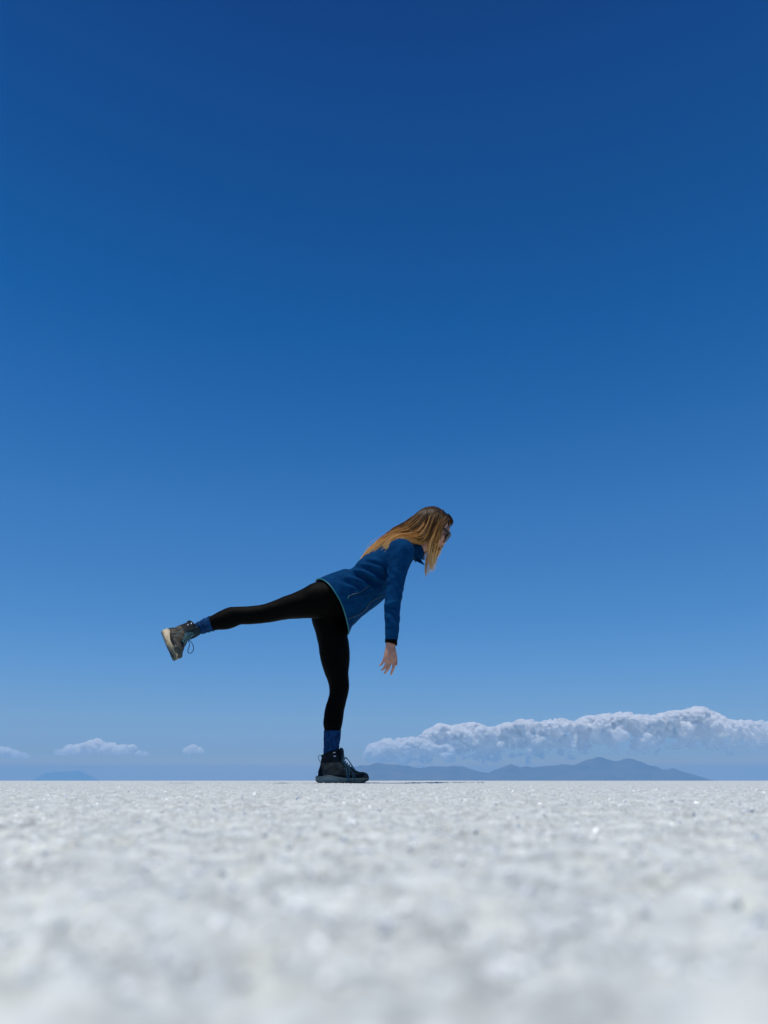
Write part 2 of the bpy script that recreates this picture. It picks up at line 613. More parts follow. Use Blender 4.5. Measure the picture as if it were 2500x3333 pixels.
TORSO = [(1000, 1916, 1102, 2088, 0, .186), (1027, 1893, 1133, 2062, 0, .182), (1060, 1880, 1146, 2036, 0, .176), (1100, 1863, 1166, 2015, 0, .168), (1124, 1856, 1178, 2004, 0, .163), (1142, 1857, 1192, 1994, 0, .154), (1156, 1842, 1206, 1984, 0, .154),
         (1178, 1820, 1224, 1971, 0, .157), (1215, 1797, 1258, 1940, 0, .162), (1250, 1772, 1292, 1896, 0, .170), (1285, 1754, 1322, 1858, 0, .165),
         (1312, 1748, 1342, 1826, 0, .125), (1330, 1752, 1352, 1814, 0, .085), (1340, 1757, 1356, 1806, 0, .06)]
SLEEVE = [(1298, 1757, 1316, 1757, -.155, .018), (1281, 1760, 1331, 1762, -.158, .042), (1268, 1772, 1345, 1775, -.165, .060), (1262, 1795, 1349, 1800, -.175, .066), (1259, 1830, 1336, 1836, -.182, .063),
          (1257, 1885, 1319, 1888, -.19, .056), (1252, 1945, 1309, 1948, -.195, .052), (1250, 1985, 1303, 1990, -.20, .050), (1252, 2040, 1299, 2042, -.21, .046), (1253, 2085, 1295, 2085, -.215, .042)]
def far_arm_pts():
    return np.array([P(1308, 1785, D + .15), P(1290, 1815, D + .19), P(1240, 1872, D + .235), P(1205, 1905, D + .24), P(1160, 1922, D + .235), P(1118, 1938, D + .225)])
FAR_R = np.array([.058, .066, .055, .05, .046, .042])
RAISED = [(1092, 1905, 1088, 1992, -.075, .080), (1058, 1896, 1055, 2008, -.085, .086), (1023, 1898, 1030, 2012, -.09, .086), (978, 1922, 985, 2012, -.095, .078), (923, 1944, 935, 2015, -.10, .066), (860, 1967, 880, 2025, -.11, .053),
          (813, 1973, 824, 2031, -.118, .047), (780, 1975, 784, 2033, -.123, .047), (747, 1977, 760, 2042, -.13, .050), (715, 1991, 735, 2048, -.14, .046), (680, 2008, 694, 2052, -.15, .036), (650, 2023, 664, 2060, -.158, .031)]
STAND = [(1040, 1925, 1112, 1950, .075, .085), (1016, 1985, 1120, 1992, .085, .088), (1015, 2022, 1126, 2025, .088, .086), (1026, 2058, 1131, 2063, .09, .082), (1036, 2100, 1137, 2100, .09, .078), (1042, 2142, 1139, 2136, .09, .072),
         (1055, 2189, 1135, 2191, .09, .062), (1066, 2215, 1136.5, 2215, .09, .055), (1073, 2247, 1137, 2240, .09, .050), (1068, 2275, 1131, 2270, .09, .048), (1060, 2299, 1122, 2304, .09, .049),
         (1052, 2351, 1115, 2354, .09, .047), (1056, 2381, 1109, 2381, .09, .040), (1056, 2420, 1104, 2420, .09, .035)]
PELVIS = [(1128, 1880, 1172, 1962, 0, .125), (1090, 1882, 1144, 1984, 0, .150), (1050, 1894, 1124, 2004, 0, .162), (1026, 1912, 1104, 2012, 0, .150), (1018, 1945, 1072, 2012, 0, .11), (1018, 1975, 1048, 2008, 0, .05)]

# ---- head frame
HEAD_C = P(1410, 1717, D)
tilt, yaw = R(39), R(16)
fw0 = np.array([math.cos(tilt), 0, -math.sin(tilt)])
up0 = np.array([math.sin(tilt), 0, math.cos(tilt)])
lf0 = np.array([0, 1.0, 0])
hf = fw0 * math.cos(yaw) + lf0 * math.sin(yaw)
hl = -fw0 * math.sin(yaw) + lf0 * math.cos(yaw)
HM = np.array([hf, hl, up0])
def H(*p):
    return HEAD_C + np.asarray(p, float) @ HM

def hand_shells(mb, T):
    """right hand built around its wrist; T maps world points (for the far hand)"""
    sub = MB()
    rows = [(1256, 2086, 1286, 2090, -.215, .020), (1255.5, 2100, 1287, 2104, -.216, .0185), (1251, 2124, 1290, 2130, -.218, .0165), (1247, 2144, 1289.5, 2150, -.218, .014), (1250, 2155, 1286, 2160, -.217, .009)]
    loft3(sub, px_rings(rows), n=24, sub=4)
    fingers = [([(1282, 2148, 0), (1282, 2166, .003), (1278, 2181, .012), (1273, 2194, .024)], .0070),
               ([(1271.5, 2149, 0), (1267, 2169, .003), (1260, 2181, .013), (1252, 2191, .026)], .0071),
               ([(1261, 2147, 0), (1256, 2165, .004), (1250, 2175, .013), (1243, 2181, .024)], .0066),
               ([(1252, 2142, .002), (1247, 2154, .005), (1242, 2162, .012), (1235.5, 2167, .019)], .0058),
               ([(1282, 2110, .010), (1287, 2132, .022), (1289.5, 2149, .028), (1290, 2163, .030)], .0078)]
    for pts, r in fingers:
        q = [P(a, b, D - .218 + c) for a, b, c in pts]
        tube(sub, q, [r * 1.12, r * 1.02, r * .95, r * .72], n=12, sub=5)
        ellipsoid(sub, q[-1], np.eye(3) * r * .74, 10, 8)
        ellipsoid(sub, q[1], np.eye(3) * r * 1.1, 10, 8)
    for v, f in [(sub.verts(), sub.f)]:
        mb.add(T(v), f)

wrist = P(1270, 2088, D - .215)
fa = far_arm_pts()
def far_T(v):
    v = (v - wrist) * np.array([1, -1, 1])             # mirrored hand
    d = fa[-1] - fa[-2]
    d /= np.linalg.norm(d)
    zax = -d
    yax = np.array([0, 1.0, 0]) - zax * zax[1]
    yax /= np.linalg.norm(yax)
    xax = np.cross(yax, zax)
    return v @ np.array([xax, yax, zax]) + fa[-1] + d * .03
mb = MB()
loft3(mb, px_rings(TORSO[2:]), shrink=.72)
loft3(mb, px_rings(PELVIS), shrink=.88)
loft3(mb, px_rings(SLEEVE + [(1256, 2092, 1287, 2094, -.216, .022)]), shrink=.78)
loft3(mb, px_rings(RAISED), shrink=.84)
loft3(mb, px_rings(STAND), shrink=.84)
tube(mb, np.vstack([fa, fa[-1] + (fa[-1] - fa[-2]) * .35]), list(FAR_R * .76) + [.024], n=20)
loft3(mb, px_rings([(1325, 1765, 1348, 1808, 0, .056), (1350, 1741, 1383, 1794, 0, .053), (1378, 1722, 1412, 1780, 0, .054)]), n=28)
hand_shells(mb, lambda v: v)
hand_shells(mb, far_T)
# head: skull, jaw, face features
ellipsoid(mb, H(-.012, 0, .014), np.array([.083, .069, .076])[:, None] * HM, 36, 24)
ellipsoid(mb, H(.030, 0, -.022), np.array([.056, .058, .085])[:, None] * HM, 32, 20)
ellipsoid(mb, H(.050, 0, -.085), np.array([.022, .024, .018])[:, None] * HM)
ellipsoid(mb, H(.060, 0, .030), np.array([.022, .050, .026])[:, None] * HM)            # forehead
ellipsoid(mb, H(.074, 0, .016), np.array([.012, .046, .010])[:, None] * HM)            # brow
for s in (-1, 1):
    ellipsoid(mb, H(.062, s * .036, -.020), np.array([.020, .022, .020])[:, None] * HM)  # cheek
    ellipsoid(mb, H(.072, s * .031, .000), np.array([.010, .015, .008])[:, None] * HM)   # eye
    ellipsoid(mb, H(-.010, s * .074, -.008), np.array([.018, .006, .030])[:, None] * HM) # ear
    ellipsoid(mb, H(.086, s * .010, -.036), np.array([.010, .008, .007])[:, None] * HM)  # nostril wing
tube(mb, [H(.078, 0, .016), H(.088, 0, -.006), H(.096, 0, -.026), H(.089, 0, -.036)], [.008, .008, .009, .008], n=12)
ellipsoid(mb, H(.084, 0, -.052), np.array([.010, .022, .0055])[:, None] * HM)
ellipsoid(mb, H(.081, 0, -.062), np.array([.010, .019, .006])[:, None] * HM)
body_me = remesh(mb, .0024, 3)
body = link('body', body_me, M['skin'], person)

# ---- leggings
mb = MB()
loft3(mb, px_rings(PELVIS))
loft3(mb, px_rings(RAISED))
loft3(mb, px_rings(STAND))
lme = remesh(mb, .0045, 7)
co, no = get_co(lme), get_no(lme)
w = .0022 * fbm3(co * np.array([30, 30, 30]), 3) + .0016 * np.abs(fbm3(co * np.array([16, 25, 60]) + 9, 2)) * np.exp(-((proj(co)[:, 1] - 2245) / 25) ** 2)
set_co(lme, co + no * w[:, None])
link('leggings', lme, M['black'], person)

# ---- jacket
mb = MB()
loft3(mb, px_rings(TORSO), n=44, sub=6)
loft3(mb, px_rings(SLEEVE), n=32, sub=6)
tube(mb, fa, FAR_R, n=24, sub=5)
jme = remesh(mb, .0052, 6)
bm = bmesh.new()
bm.from_mesh(jme)
hp, hq = P(1027, 1893, D), P(1133, 2062, D)
hem_n = np.cross(hq - hp, np.array([0, 1.0, 0]))
hem_n /= np.linalg.norm(hem_n)
chest = P(1250, 1850, D)
if (chest - hp) @ hem_n < 0:
    hem_n = -hem_n
def hem_rise(y):
    return .042 * min(max((D + .02 - y) / .19, 0), 1) ** 1.3
for v in bm.verts:
    v.co -= Vector(hem_n) * hem_rise(v.co.y)
bmesh.ops.bisect_plane(bm, geom=bm.verts[:] + bm.edges[:] + bm.faces[:], plane_co=Vector(hp), plane_no=Vector(hem_n), clear_inner=True)
for v in bm.verts:
    v.co += Vector(hem_n) * hem_rise(v.co.y)
bm.to_mesh(jme)
bm.free()
co, no = get_co(jme), get_no(jme)
px = proj(co)
disp = np.zeros(len(co))
nearside = np.clip((D - .02 - co[:, 1]) / .06, 0, 1)
FOLDS = [  # polyline in photo pixels, height (m), width (px), shape: 1 = ridge + groove below, 0 = ridge, -1 = groove
    ([(1144, 1857), (1180, 1862), (1222, 1882), (1250, 1892)], .012, 8, 1),
    ([(1168, 1836), (1200, 1840), (1236, 1850), (1255, 1866)], .009, 8, 1),
    ([(1185, 1820), (1215, 1822), (1250, 1835)], .006, 7, 1),
    ([(1115, 1879), (1150, 1884), (1180, 1893), (1200, 1904)], .010, 9, 1),
    ([(1150, 1862), (1175, 1880), (1210, 1893), (1250, 1915)], .009, 7, -1),
    ([(1098, 1895), (1125, 1905), (1150, 1915)], .005, 9, 0),
    ([(1135, 1938), (1165, 1928), (1190, 1914), (1206, 1903)], .006, 5, 1),
    ([(1205, 1904), (1214, 1915), (1225, 1926)], .006, 6, 0),
    ([(1105, 1949), (1148, 1946), (1200, 1935), (1252, 1925)], .004, 6, 1),
    ([(1127, 2014), (1169, 1999), (1190, 1982), (1207, 1959), (1243, 1938)], .006, 5, 1),
    ([(1252, 1970), (1272, 1966), (1296, 1958)], .007, 8, 1),
    ([(1251, 1985), (1262, 1978), (1280, 1990), (1300, 2020)], .005, 7, 1),
    ([(1262, 2000), (1280, 2025), (1292, 2060)], .004, 9, 0),
    ([(1264, 1800), (1262, 1850), (1258, 1880)], .004, 7, -1),
    ([(1322, 1785), (1324, 1820), (1318, 1850)], .006, 6, -1),
    ([(1275, 1850), (1295, 1868), (1316, 1872)], .004, 8, 0),
    ([(1285, 1900), (1300, 1915), (1312, 1918)], .0035, 7, 1)]
for line, a, wd, shape in FOLDS:
    d, s, t = seg_dist(px, line)
    env = np.sin(np.clip(t, 0.02, .98) * math.pi) ** .5
    g = np.exp(-(d / wd) ** 2)
    if shape == 1:
        q = d * s
        g = np.exp(-(q / wd) ** 2) - .9 * np.exp(-((q - wd * 1.5) / wd) ** 2)
        g *= (d < wd * 5)
    elif shape == -1:
        g = -g
    disp += 1.25 * a * g * env * nearside
disp += .0035 * fbm3(co * 14, 3) + .002 * fbm3(co * np.array([20, 20, 60]), 2)
# fine folds where the far side of the waist creases too
disp += (1 - nearside) * .006 * vnoise3(co * np.array([22, 9, 28]))
disp += .0022 * np.abs(fbm3(co * np.array([34, 18, 46]) + 4, 3)) + .0012 * fbm3(co * 55, 2)
set_co(jme, co + no * disp[:, None])
jacket = link('jacket', jme, M['jacket'], person)
so = jacket.modifiers.new('cloth_thickness', 'SOLIDIFY')
so.thickness = .004
so.offset = -1

# hem trim: follows the open edge of the jacket
bm = bmesh.new()
bm.from_mesh(jme)
edge = [v.co.copy() for v in bm.verts if v.is_boundary and abs((np.array(v.co) - hp) @ hem_n - hem_rise(v.co.y)) < .02]
bm.free()
E = np.array([list(v) for v in edge])
c0 = E.mean(0)
ex = (hq - hp) / np.linalg.norm(hq - hp)
angs = np.arctan2((E - c0)[:, 1], (E - c0) @ ex)
order = np.argsort(angs)
E = E[order][::4]
E = (np.roll(E, 1, 0) + E + np.roll(E, -1, 0)) / 3
mb = MB()
tube(mb, E + (E - c0) / np.linalg.norm(E - c0, axis=1)[:, None] * .0005, .0031, n=8, sub=2, closed=True)
obj('hem_trim', mb, M['trim'], jacket)

# surface point of the near side of the jacket under a photo pixel
from mathutils.bvhtree import BVHTree
def make_bvh(me):
    b = bmesh.new()
    b.from_mesh(me)
    t = BVHTree.FromBMesh(b)
    b.free()
    return t
jb = make_bvh(jme)
def on_surface(tree, a, b, lift=.001):
    d = Vector(P(a, b, D)) - Vector((0, 0, CAM_H))
    hit, n, i, dist = tree.ray_cast(Vector((0, 0, CAM_H)), d.normalized())
    if hit is None:
        return None
    return np.array(hit + n * lift * (1 if n.dot(d) < 0 else -1))
def surf_line(tree, pts, sub=6, lift=.001):
    q = [on_surface(tree, a, b, lift) for a, b in catmull(pts, sub)]
    return [p for p in q if p is not None]
mb = MB()
tube(mb, surf_line(jb, [(1135, 1940), (1150, 1934), (1170, 1928), (1190, 1915), (1204, 1904)]), .0022, n=6, sub=2)
obj('pocket_zip', mb, M['zip'], jacket)
mb = MB()
tp = on_surface(jb, 1136, 1939, .003)
tube(mb, [tp, tp + np.array([-.004, -.003, -.008]), tp + np.array([-.006, -.003, -.016])], .0022, n=8)
obj('zip_pull', mb, M['trim'], jacket)
mb = MB()
tube(mb, surf_line(jb, [(1130, 2014), (1150, 2007), (1169, 1999), (1190, 1982), (1207, 1959), (1243, 1939)]), .0022, n=6, sub=2)
obj('front_seam', mb, M['zip'], jacket)
# collar: a stand-up band round the neck, unzipped, its flaps hanging open
mb = MB()
CA = P(1344, 1783, D)
cax = np.array([.97, 0, .10]); cax /= np.linalg.norm(cax)
cu = np.array([-cax[2], 0, cax[0]])
rows_ = []
nphi, nh = 46, 7
for i in range(nphi):
    ph = R(-152) + R(304) * i / (nphi - 1)            # 0 = nape, gap at the throat
    for j in range(nh):
        t = j / (nh - 1)
        flap = abs(ph / R(152)) ** 3
        ry, rz = .066 + .006 * t, .058 + .004 * t
        radial = cu * math.cos(ph) * rz + np.array([0, math.sin(ph) * ry, 0])
        hgt = .050 + .014 * flap
        p = CA + radial * (1 + .35 * flap * t) + cax * (hgt * t - .012 + .004 * math.sin(ph * 5)) - np.array([0, 0, .012]) * flap * t
        rows_.append(p)
F = [(i * nh + j, (i + 1) * nh + j, (i + 1) * nh + j + 1, i * nh + j + 1) for i in range(nphi - 1) for j in range(nh - 1)]
cme = mesh_from('collar', rows_, F)
collar = link('collar', cme, M['jacket'], jacket)
so = collar.modifiers.new('cloth_thickness', 'SOLIDIFY')
so.thickness = .005
so.offset = 0
for a, b, ln, yy in ((1352, 1817, .022, -.035), (1324, 1858, .018, -.02)):
    mb = MB()
    p = P(a, b, D + yy)
    tube(mb, [p, p + np.array([.001, 0, -ln * .5]), p + np.array([-.001, 0, -ln])], [.0015, .0025, .0034], n=8)
    obj('zip_pull', mb, M['zip'], jacket)
# black undershirt cuff
mb = MB()
loft3(mb, px_rings([(1253.5, 2076, 1294, 2078, -.2145, .034), (1253, 2086, 1293.5, 2088, -.215, .034), (1253, 2091, 1293, 2100, -.2155, .033), (1255, 2091.5, 1291, 2100, -.2155, .030)]), n=28, sub=3)
obj('shirt_cuff', mb, M['black'], person)

# ---- socks
def sock(rows, seed, amp):
    mb = MB()
    loft3(mb, px_rings(rows), n=36, sub=10)
    me = mesh_from('sock', mb.verts(), mb.f)
    co, no = get_co(me), get_no(me)
    n_ = co.shape[0]
    ringi = np.minimum(np.arange(n_) // 36, (n_ - 2) // 36)
    wv = amp * (np.sin(ringi * 1.15 + 2.5 * vnoise3(co * 40 + seed)) + .7 * np.sin(ringi * .53 + 1 + 3 * vnoise3(co * 25 + seed)))
    set_co(me, co + no * wv[:, None])
    return link('sock', me, M['sock'], person)
sock([(1054, 2379, 1110.5, 2379, .09, .041), (1053.5, 2400, 1109, 2400, .09, .040), (1053.5, 2430, 1105, 2424, .09, .036), (1053, 2452, 1104, 2440, .09, .030), (1060, 2480, 1104, 2474, .09, .026)], 1, .0005)
sock([(681, 2006, 696, 2054, -.15, .037), (668, 2012, 684, 2056, -.153, .037), (651, 2021, 668, 2061, -.157, .036), (636, 2030, 655, 2064, -.16, .030), (622, 2042, 640, 2068, -.165, .024)], 5, .0015)

# ---- boots: one shape, built in its own frame (x forward, z up, y to the wearer's left)
L_ = .268
def boot(place, kind):
    # upper
    mb = MB()
    loft3(mb, [((.006, 0, .028), (.150, 0, .028), .033), ((.013, 0, .055), (.185, 0, .052), .036), ((.018, 0, .080), (.162, 0, .082), .037), ((.022, 0, .100), (.142, 0, .104), .037),
               ((.026, 0, .118), (.130, 0, .130), .036), ((.029, 0, .131), (.121, 0, .158), .036)], n=32, sub=5)
    rows = [(.012, .024, .060), (.05, .036, .075), (.10, .037, .10), (.140, .038, .104), (.165, .040, .088), (.190, .043, .070), (.212, .0445, .0605), (.235, .042, .056), (.252, .036, .052), (.262, .026, .046), (.2675, .010, .038)]
    loft3(mb, [((x, 0, tz), (x, 0, .020), hw) for x, hw, tz in rows], n=32, sub=4, power=.82)
    me = remesh(mb, .0028, 5)
    co = get_co(me)
    # collar zone dips at the ankle, panels pressed in
    up_t = np.clip((co[:, 2] - .10) / .03, 0, 1)
    ptr = .0012 * np.sin(co[:, 0] * 140 + co[:, 2] * 90) * (1 - up_t) + .0009 * fbm3(co * 60, 3)
    no = get_no(me)
    set_co(me, co + no * ptr[:, None])
    me.materials.clear()
    o = link('boot', me, [M['boot'], M['bootdark'], M['boottoe']], person)
    fc = np.empty(len(me.polygons) * 3)
    me.polygons.foreach_get('center', fc)
    fc = fc.reshape(-1, 3)
    mi = np.zeros(len(fc), np.int32)
    mi[(fc[:, 2] > .100 + .10 * np.clip(.05 - fc[:, 0], -1, .0) * -1 * .2) & (fc[:, 0] < .13)] = 1
    mi[(fc[:, 0] < .040 - (fc[:, 2] - .03) * .18)] = 1
    mi[(fc[:, 2] < .040 + .012 * np.clip((fc[:, 0] - .2) / .06, 0, 1)) & (fc[:, 0] > .09)] = 1
    mi[(fc[:, 0] > .246)] = 2
    mi[(np.abs(fc[:, 1]) < .013) & (fc[:, 0] > .11) & (fc[:, 0] < .20)] = 1
    me.polygons.foreach_set('material_index', mi)
    o.matrix_world = place
    parts = []
    def part(name, mb_, m, smooth=True):
        q = obj(name, mb_, m, o, smooth)
        return q
    # sole: plan outline stacked in layers
    xs = np.array([0, .006, .02, .05, .10, .14, .175, .205, .23, .25, .262, L_])
    ws = np.array([.004, .018, .030, .0355, .034, .0345, .041, .0455, .043, .034, .021, .004])
    def layer_ring(z0f, grow, n=40):
        t = np.linspace(0, 1, n)
        x = L_ * (1 - np.cos(t * math.pi)) / 2
        w_ = np.interp(x, xs, ws) + grow
        cx = L_ / 2
        x2 = cx + (x - cx) * (1 + grow * 2 / L_ * .8)
        zz_ = np.array([z0f(a) for a in x])
        top = np.column_stack([x2, w_, zz_])
        bot = np.column_stack([x2[::-1], -w_[::-1], zz_[::-1]])[1:-1]
        return np.vstack([top, bot])
    def spring(x):       # underside lifts at heel and toe
        return .013 * np.clip((.030 - x) / .030, 0, 1) ** 1.6 + .015 * np.clip((x - .215) / .053, 0, 1) ** 1.8
    def toptf(x):        # wavy midsole top: high at the heel, dipping, rising at the toe
        return float(np.interp(x, [0, .03, .055, .075, .10, .15, .21, .25, .268], [.034, .035, .041, .043, .035, .028, .0265, .029, .033]))
    def sole(name, layers, m):
        rings = [layer_ring(f, g) for f, g in layers]
        n = len(rings[0])
        mbx = MB()
        mbx.add(np.vstack(rings + [rings[0].mean(0)[None], rings[-1].mean(0)[None]]), ring_faces(len(rings), n))
        return part(name, mbx, m)
    sole('midsole', [(lambda x: .006 + spring(x), -.001), (lambda x: .012 + spring(x) * .9, .0028), (lambda x: (.012 + spring(x) * .9) * .5 + toptf(x) * .5, .0012), (lambda x: toptf(x) - .005, .0022), (lambda x: toptf(x), .001), (lambda x: toptf(x) - .001, -.006)], M['midsole'])
    osl = sole('outsole', [(lambda x: spring(x), -.004), (lambda x: .001 + spring(x), -.0005), (lambda x: .0065 + spring(x), .0012), (lambda x: .0075 + spring(x), -.002)], M['outsole'])
    # heel and toe bumpers + lugs
    mbx = MB()
    t = np.linspace(-1, 1, 9)
    tube(mbx, [(.026 - .026 * (1 - abs(a) ** 1.6) + .006, .030 * a, .022 + .010 * (1 - abs(a))) for a in t], [.004] + [.0065] * 7 + [.004], n=10, sub=3)
    part('heel_bumper', mbx, M['outsole'])
    mbx = MB()
    tube(mbx, [(.236 + .025 * (1 - abs(a) ** 2), .036 * a, .031 + .003 * (1 - abs(a))) for a in t], [.003] + [.0068] * 7 + [.003], n=10, sub=3)
    part('toe_bumper', mbx, M['outsole'])
    mbx = MB()
    for k in range(11):
        x = .02 + .0222 * k
        wv = float(np.interp(x, xs, ws))
        for s in (-1, 1):
            zb = float(spring(x))
            box(mbx, (x, s * wv * .62, zb + .0022), [(.0068, .002 * s, .0), (0, wv * .33, 0), (0, 0, .003)])
    part('tread', mbx, M['outsole'], False)
    # tongue
    mbx = MB()
    loft3(mbx, [((.134, 0, .098), (.120, 0, .092), .026), ((.139, 0, .125), (.122, 0, .120), .028), ((.141, 0, .150), (.122, 0, .148), .027), ((.136, 0, .168), (.118, 0, .165), .023), ((.126, 0, .174), (.120, 0, .171), .012)], n=24, sub=4)
    part('tongue', mbx, M['tongue'])
    # padded collar rim
    mbx = MB()
    rim = []
    for k in range(20):
        a = 2 * math.pi * k / 20
        u_ = (1 + math.cos(a)) / 2
        x = .029 + (.119 - .029) * u_
        zz_ = .131 + .031 * (u_ ** .75)
        rim.append((x, .035 * math.sin(a), zz_))
    tube(mbx, rim, .0052, n=10, sub=3, closed=True)
    part('collar_rim', mbx, M['bootdark'])
    # side overlays (lighter nubuck panels)
    tree = make_bvh(me)
    def wrap(x, zz_, s, lift=.0012):
        h, n, i, d_ = tree.ray_cast(Vector((x, s * .2, zz_)), Vector((0, -s, 0)))
        if h is None:
            h = Vector((x, s * .03, zz_))
        return np.array(h) + np.array([0, s * lift, 0])
    for s in (-1, 1):
        for line, r in (([(.045, .050), (.065, .066), (.088, .078), (.112, .082)], .0032), ([(.10, .036), (.118, .050), (.133, .066), (.145, .082)], .0030), ([(.15, .034), (.165, .045), (.176, .056), (.182, .066)], .0030)):
            mbx = MB()
            tube(mbx, [wrap(a, b, s, .0004) for a, b in catmull(line, 3)], r, n=8, sub=2)
            part('overlay', mbx, M['boottoe'])
        for a, b in ((.093, .149), (.096, .131)):
            mbx = MB()
            c = wrap(a, b, s, .002)
            box(mbx, c, [(.0055, 0, .0006), (0, .0022, 0), (-.0004, 0, .0030)])
            part('hook', mbx, M['metal'])
        mbx = MB()
        for a, b in ((.118, .108), (.132, .097), (.152, .084), (.170, .072)):
            ellipsoid(mbx, wrap(a - .006, b - .012, s, .001), np.eye(3) * .0032, 8, 6)
        part('eyelets', mbx, M['lace'])
    # laces: zigzag over the instep
    mbx = MB()
    ins = [(.186, .074), (.174, .083), (.163, .092), (.152, .100), (.143, .108), (.141, .118), (.140, .128), (.139, .138)]
    for k in range(len(ins) - 1):
        (xa, za), (xb, zb) = ins[k], ins[k + 1]
        for s in (-1, 1):
            tube(mbx, [(xa - .010, -s * .023, za - .011), (.5 * (xa + xb) + .003, 0, .5 * (za + zb) + .003), (xb - .010, s * .023, zb - .011)], .0021, n=6, sub=4)
    part('lace', mbx, M['lace'])
    # heel pull loop
    mbx = MB()
    tube(mbx, [(.024, 0, .100), (.015, 0, .112), (.011, 0, .125), (.014, 0, .135), (.021, 0, .137), (.029, 0, .131)], .0017, n=8, sub=4)
    part('heel_loop', mbx, M['lace'])
    return o, place

heel0 = P(1027, 2549, D + .09)
place1 = Matrix.Translation(Vector((heel0[0], heel0[1], -.0012)))
sc_b = np.linalg.norm(P(1200, 2540, D + .09) - P(1027, 2540, D + .09)) / L_
boot1, _ = boot(place1 @ Matrix.Scale(sc_b, 4), 0)
def world_part(o, name, mb_, m):
    """a child given in world coordinates"""
    inv = np.array(o.matrix_world.inverted())
    mb_.v = [v @ inv[:3, :3].T + inv[:3, 3] for v in mb_.v]
    return obj(name, mb_, m, o)
Y1 = D + .09
mb = MB()
tube(mb, [P(1113, 2478, Y1 - .02), P(1120, 2466, Y1 - .026), P(1128, 2467, Y1 - .03), P(1138, 2481, Y1 - .034), P(1149, 2499, Y1 - .036), P(1155, 2505, Y1 - .034), P(1147, 2493, Y1 - .030), P(1133, 2473, Y1 - .026), P(1122, 2469, Y1 - .02), P(1114, 2480, Y1 - .014)], .0020, n=6, sub=5)
tube(mb, [P(1117, 2480, Y1 - .025), P(1124, 2490, Y1 - .042), P(1128, 2505, Y1 - .050), P(1130, 2525, Y1 - .056), P(1131, 2545, Y1 - .056)], .0021, n=6, sub=5)
tube(mb, [P(1121, 2480, Y1 - .025), P(1132, 2492, Y1 - .042), P(1137, 2508, Y1 - .050), P(1136, 2528, Y1 - .056), P(1136, 2545, Y1 - .056)], .0021, n=6, sub=5)
tube(mb, [P(1123, 2484, Y1 - .025), P(1138, 2500, Y1 - .040), P(1150, 2517, Y1 - .050), P(1156, 2533, Y1 - .053), P(1153, 2541, Y1 - .055), P(1146, 2520, Y1 - .053)], .0019, n=6, sub=5)
world_part(boot1, 'lace_bow', mb, M['lace'])

u2 = np.array([.85, .15, .46]); u2 /= np.linalg.norm(u2)
f2 = np.array([.40, -.74, -.54]); f2 -= u2 * (f2 @ u2); f2 /= np.linalg.norm(f2)
l2 = np.cross(u2, f2)
Rm = Matrix(((f2[0], l2[0], u2[0]), (f2[1], l2[1], u2[1]), (f2[2], l2[2], u2[2]))).to_4x4()
ank = P(626, 2044, D - .162)                      # middle of the boot's collar
sb2 = sc_b * 1.0
loc2 = ank - sb2 * (.075 * f2 + .145 * u2)
boot2, _ = boot(Matrix.Translation(Vector(loc2)) @ Rm @ Matrix.Scale(sb2, 4), 1)
Y2 = D - .22
mb = MB()
tube(mb, [P(611, 2081, Y2 + .02), P(617, 2098, Y2 - .004), P(612, 2116, Y2 - .006), P(613, 2124, Y2 - .005), P(620, 2126, Y2 - .004), P(628, 2119, Y2 - .003), P(630, 2106, Y2 - .002), P(624, 2092, Y2), P(612, 2080, Y2 + .02)], .0020, n=8, sub=5)
world_part(boot2, 'lace_bow', mb, M['laceloop'])

# ---- sunglasses
sgl = bpy.data.objects.new('sunglasses', None)
COL.objects.link(sgl)
sgl.parent = person
sgl.empty_display_size = .05
for s in (-1, 1):
    lens = MB()
    ring = []
    for k in range(20):
        a = 2 * math.pi * k / 20
        yy = s * .034 + .027 * math.copysign(abs(math.cos(a)) ** .75, math.cos(a))
        zz_ = .000 + .0235 * math.copysign(abs(math.sin(a)) ** .75, math.sin(a))
        ring.append((.099 - 5.5 * yy * yy - .02 * abs(zz_), yy, zz_))
    Rg = np.array([H(*p) for p in ring])
    back = Rg - hf * .002
    n = len(Rg)
    lens.add(np.vstack([Rg, back, (Rg.mean(0) + hf * .003)[None], (back.mean(0))[None]]), [(k, (k + 1) % n, n + (k + 1) % n, n + k) for k in range(n)] + [(2 * n, k, (k + 1) % n) for k in range(n)] + [(2 * n + 1, n + (k + 1) % n, n + k) for k in range(n)])
    obj('lens', lens, M['lens'], sgl)
    fr = MB()
    tube(fr, Rg - hf * .001, .0036, n=8, sub=2, closed=True)
    obj('rim', fr, M['frame'], sgl)
    tm = MB()
    tube(tm, [H(.081, s * .062, .012), H(.070, s * .072, .012), H(.03, s * .077, .010), H(-.012, s * .078, .008), H(-.030, s * .077, -.010)], [.0075, .0085, .0062, .0036, .0030], n=8, sub=4)
    obj('temple', tm, M['frame'], sgl)
br = MB()
tube(br, [H(.099, -.010, .004), H(.101, 0, .007), H(.099, .010, .004)], .0024, n=8)
obj('bridge', br, M['frame'], sgl)

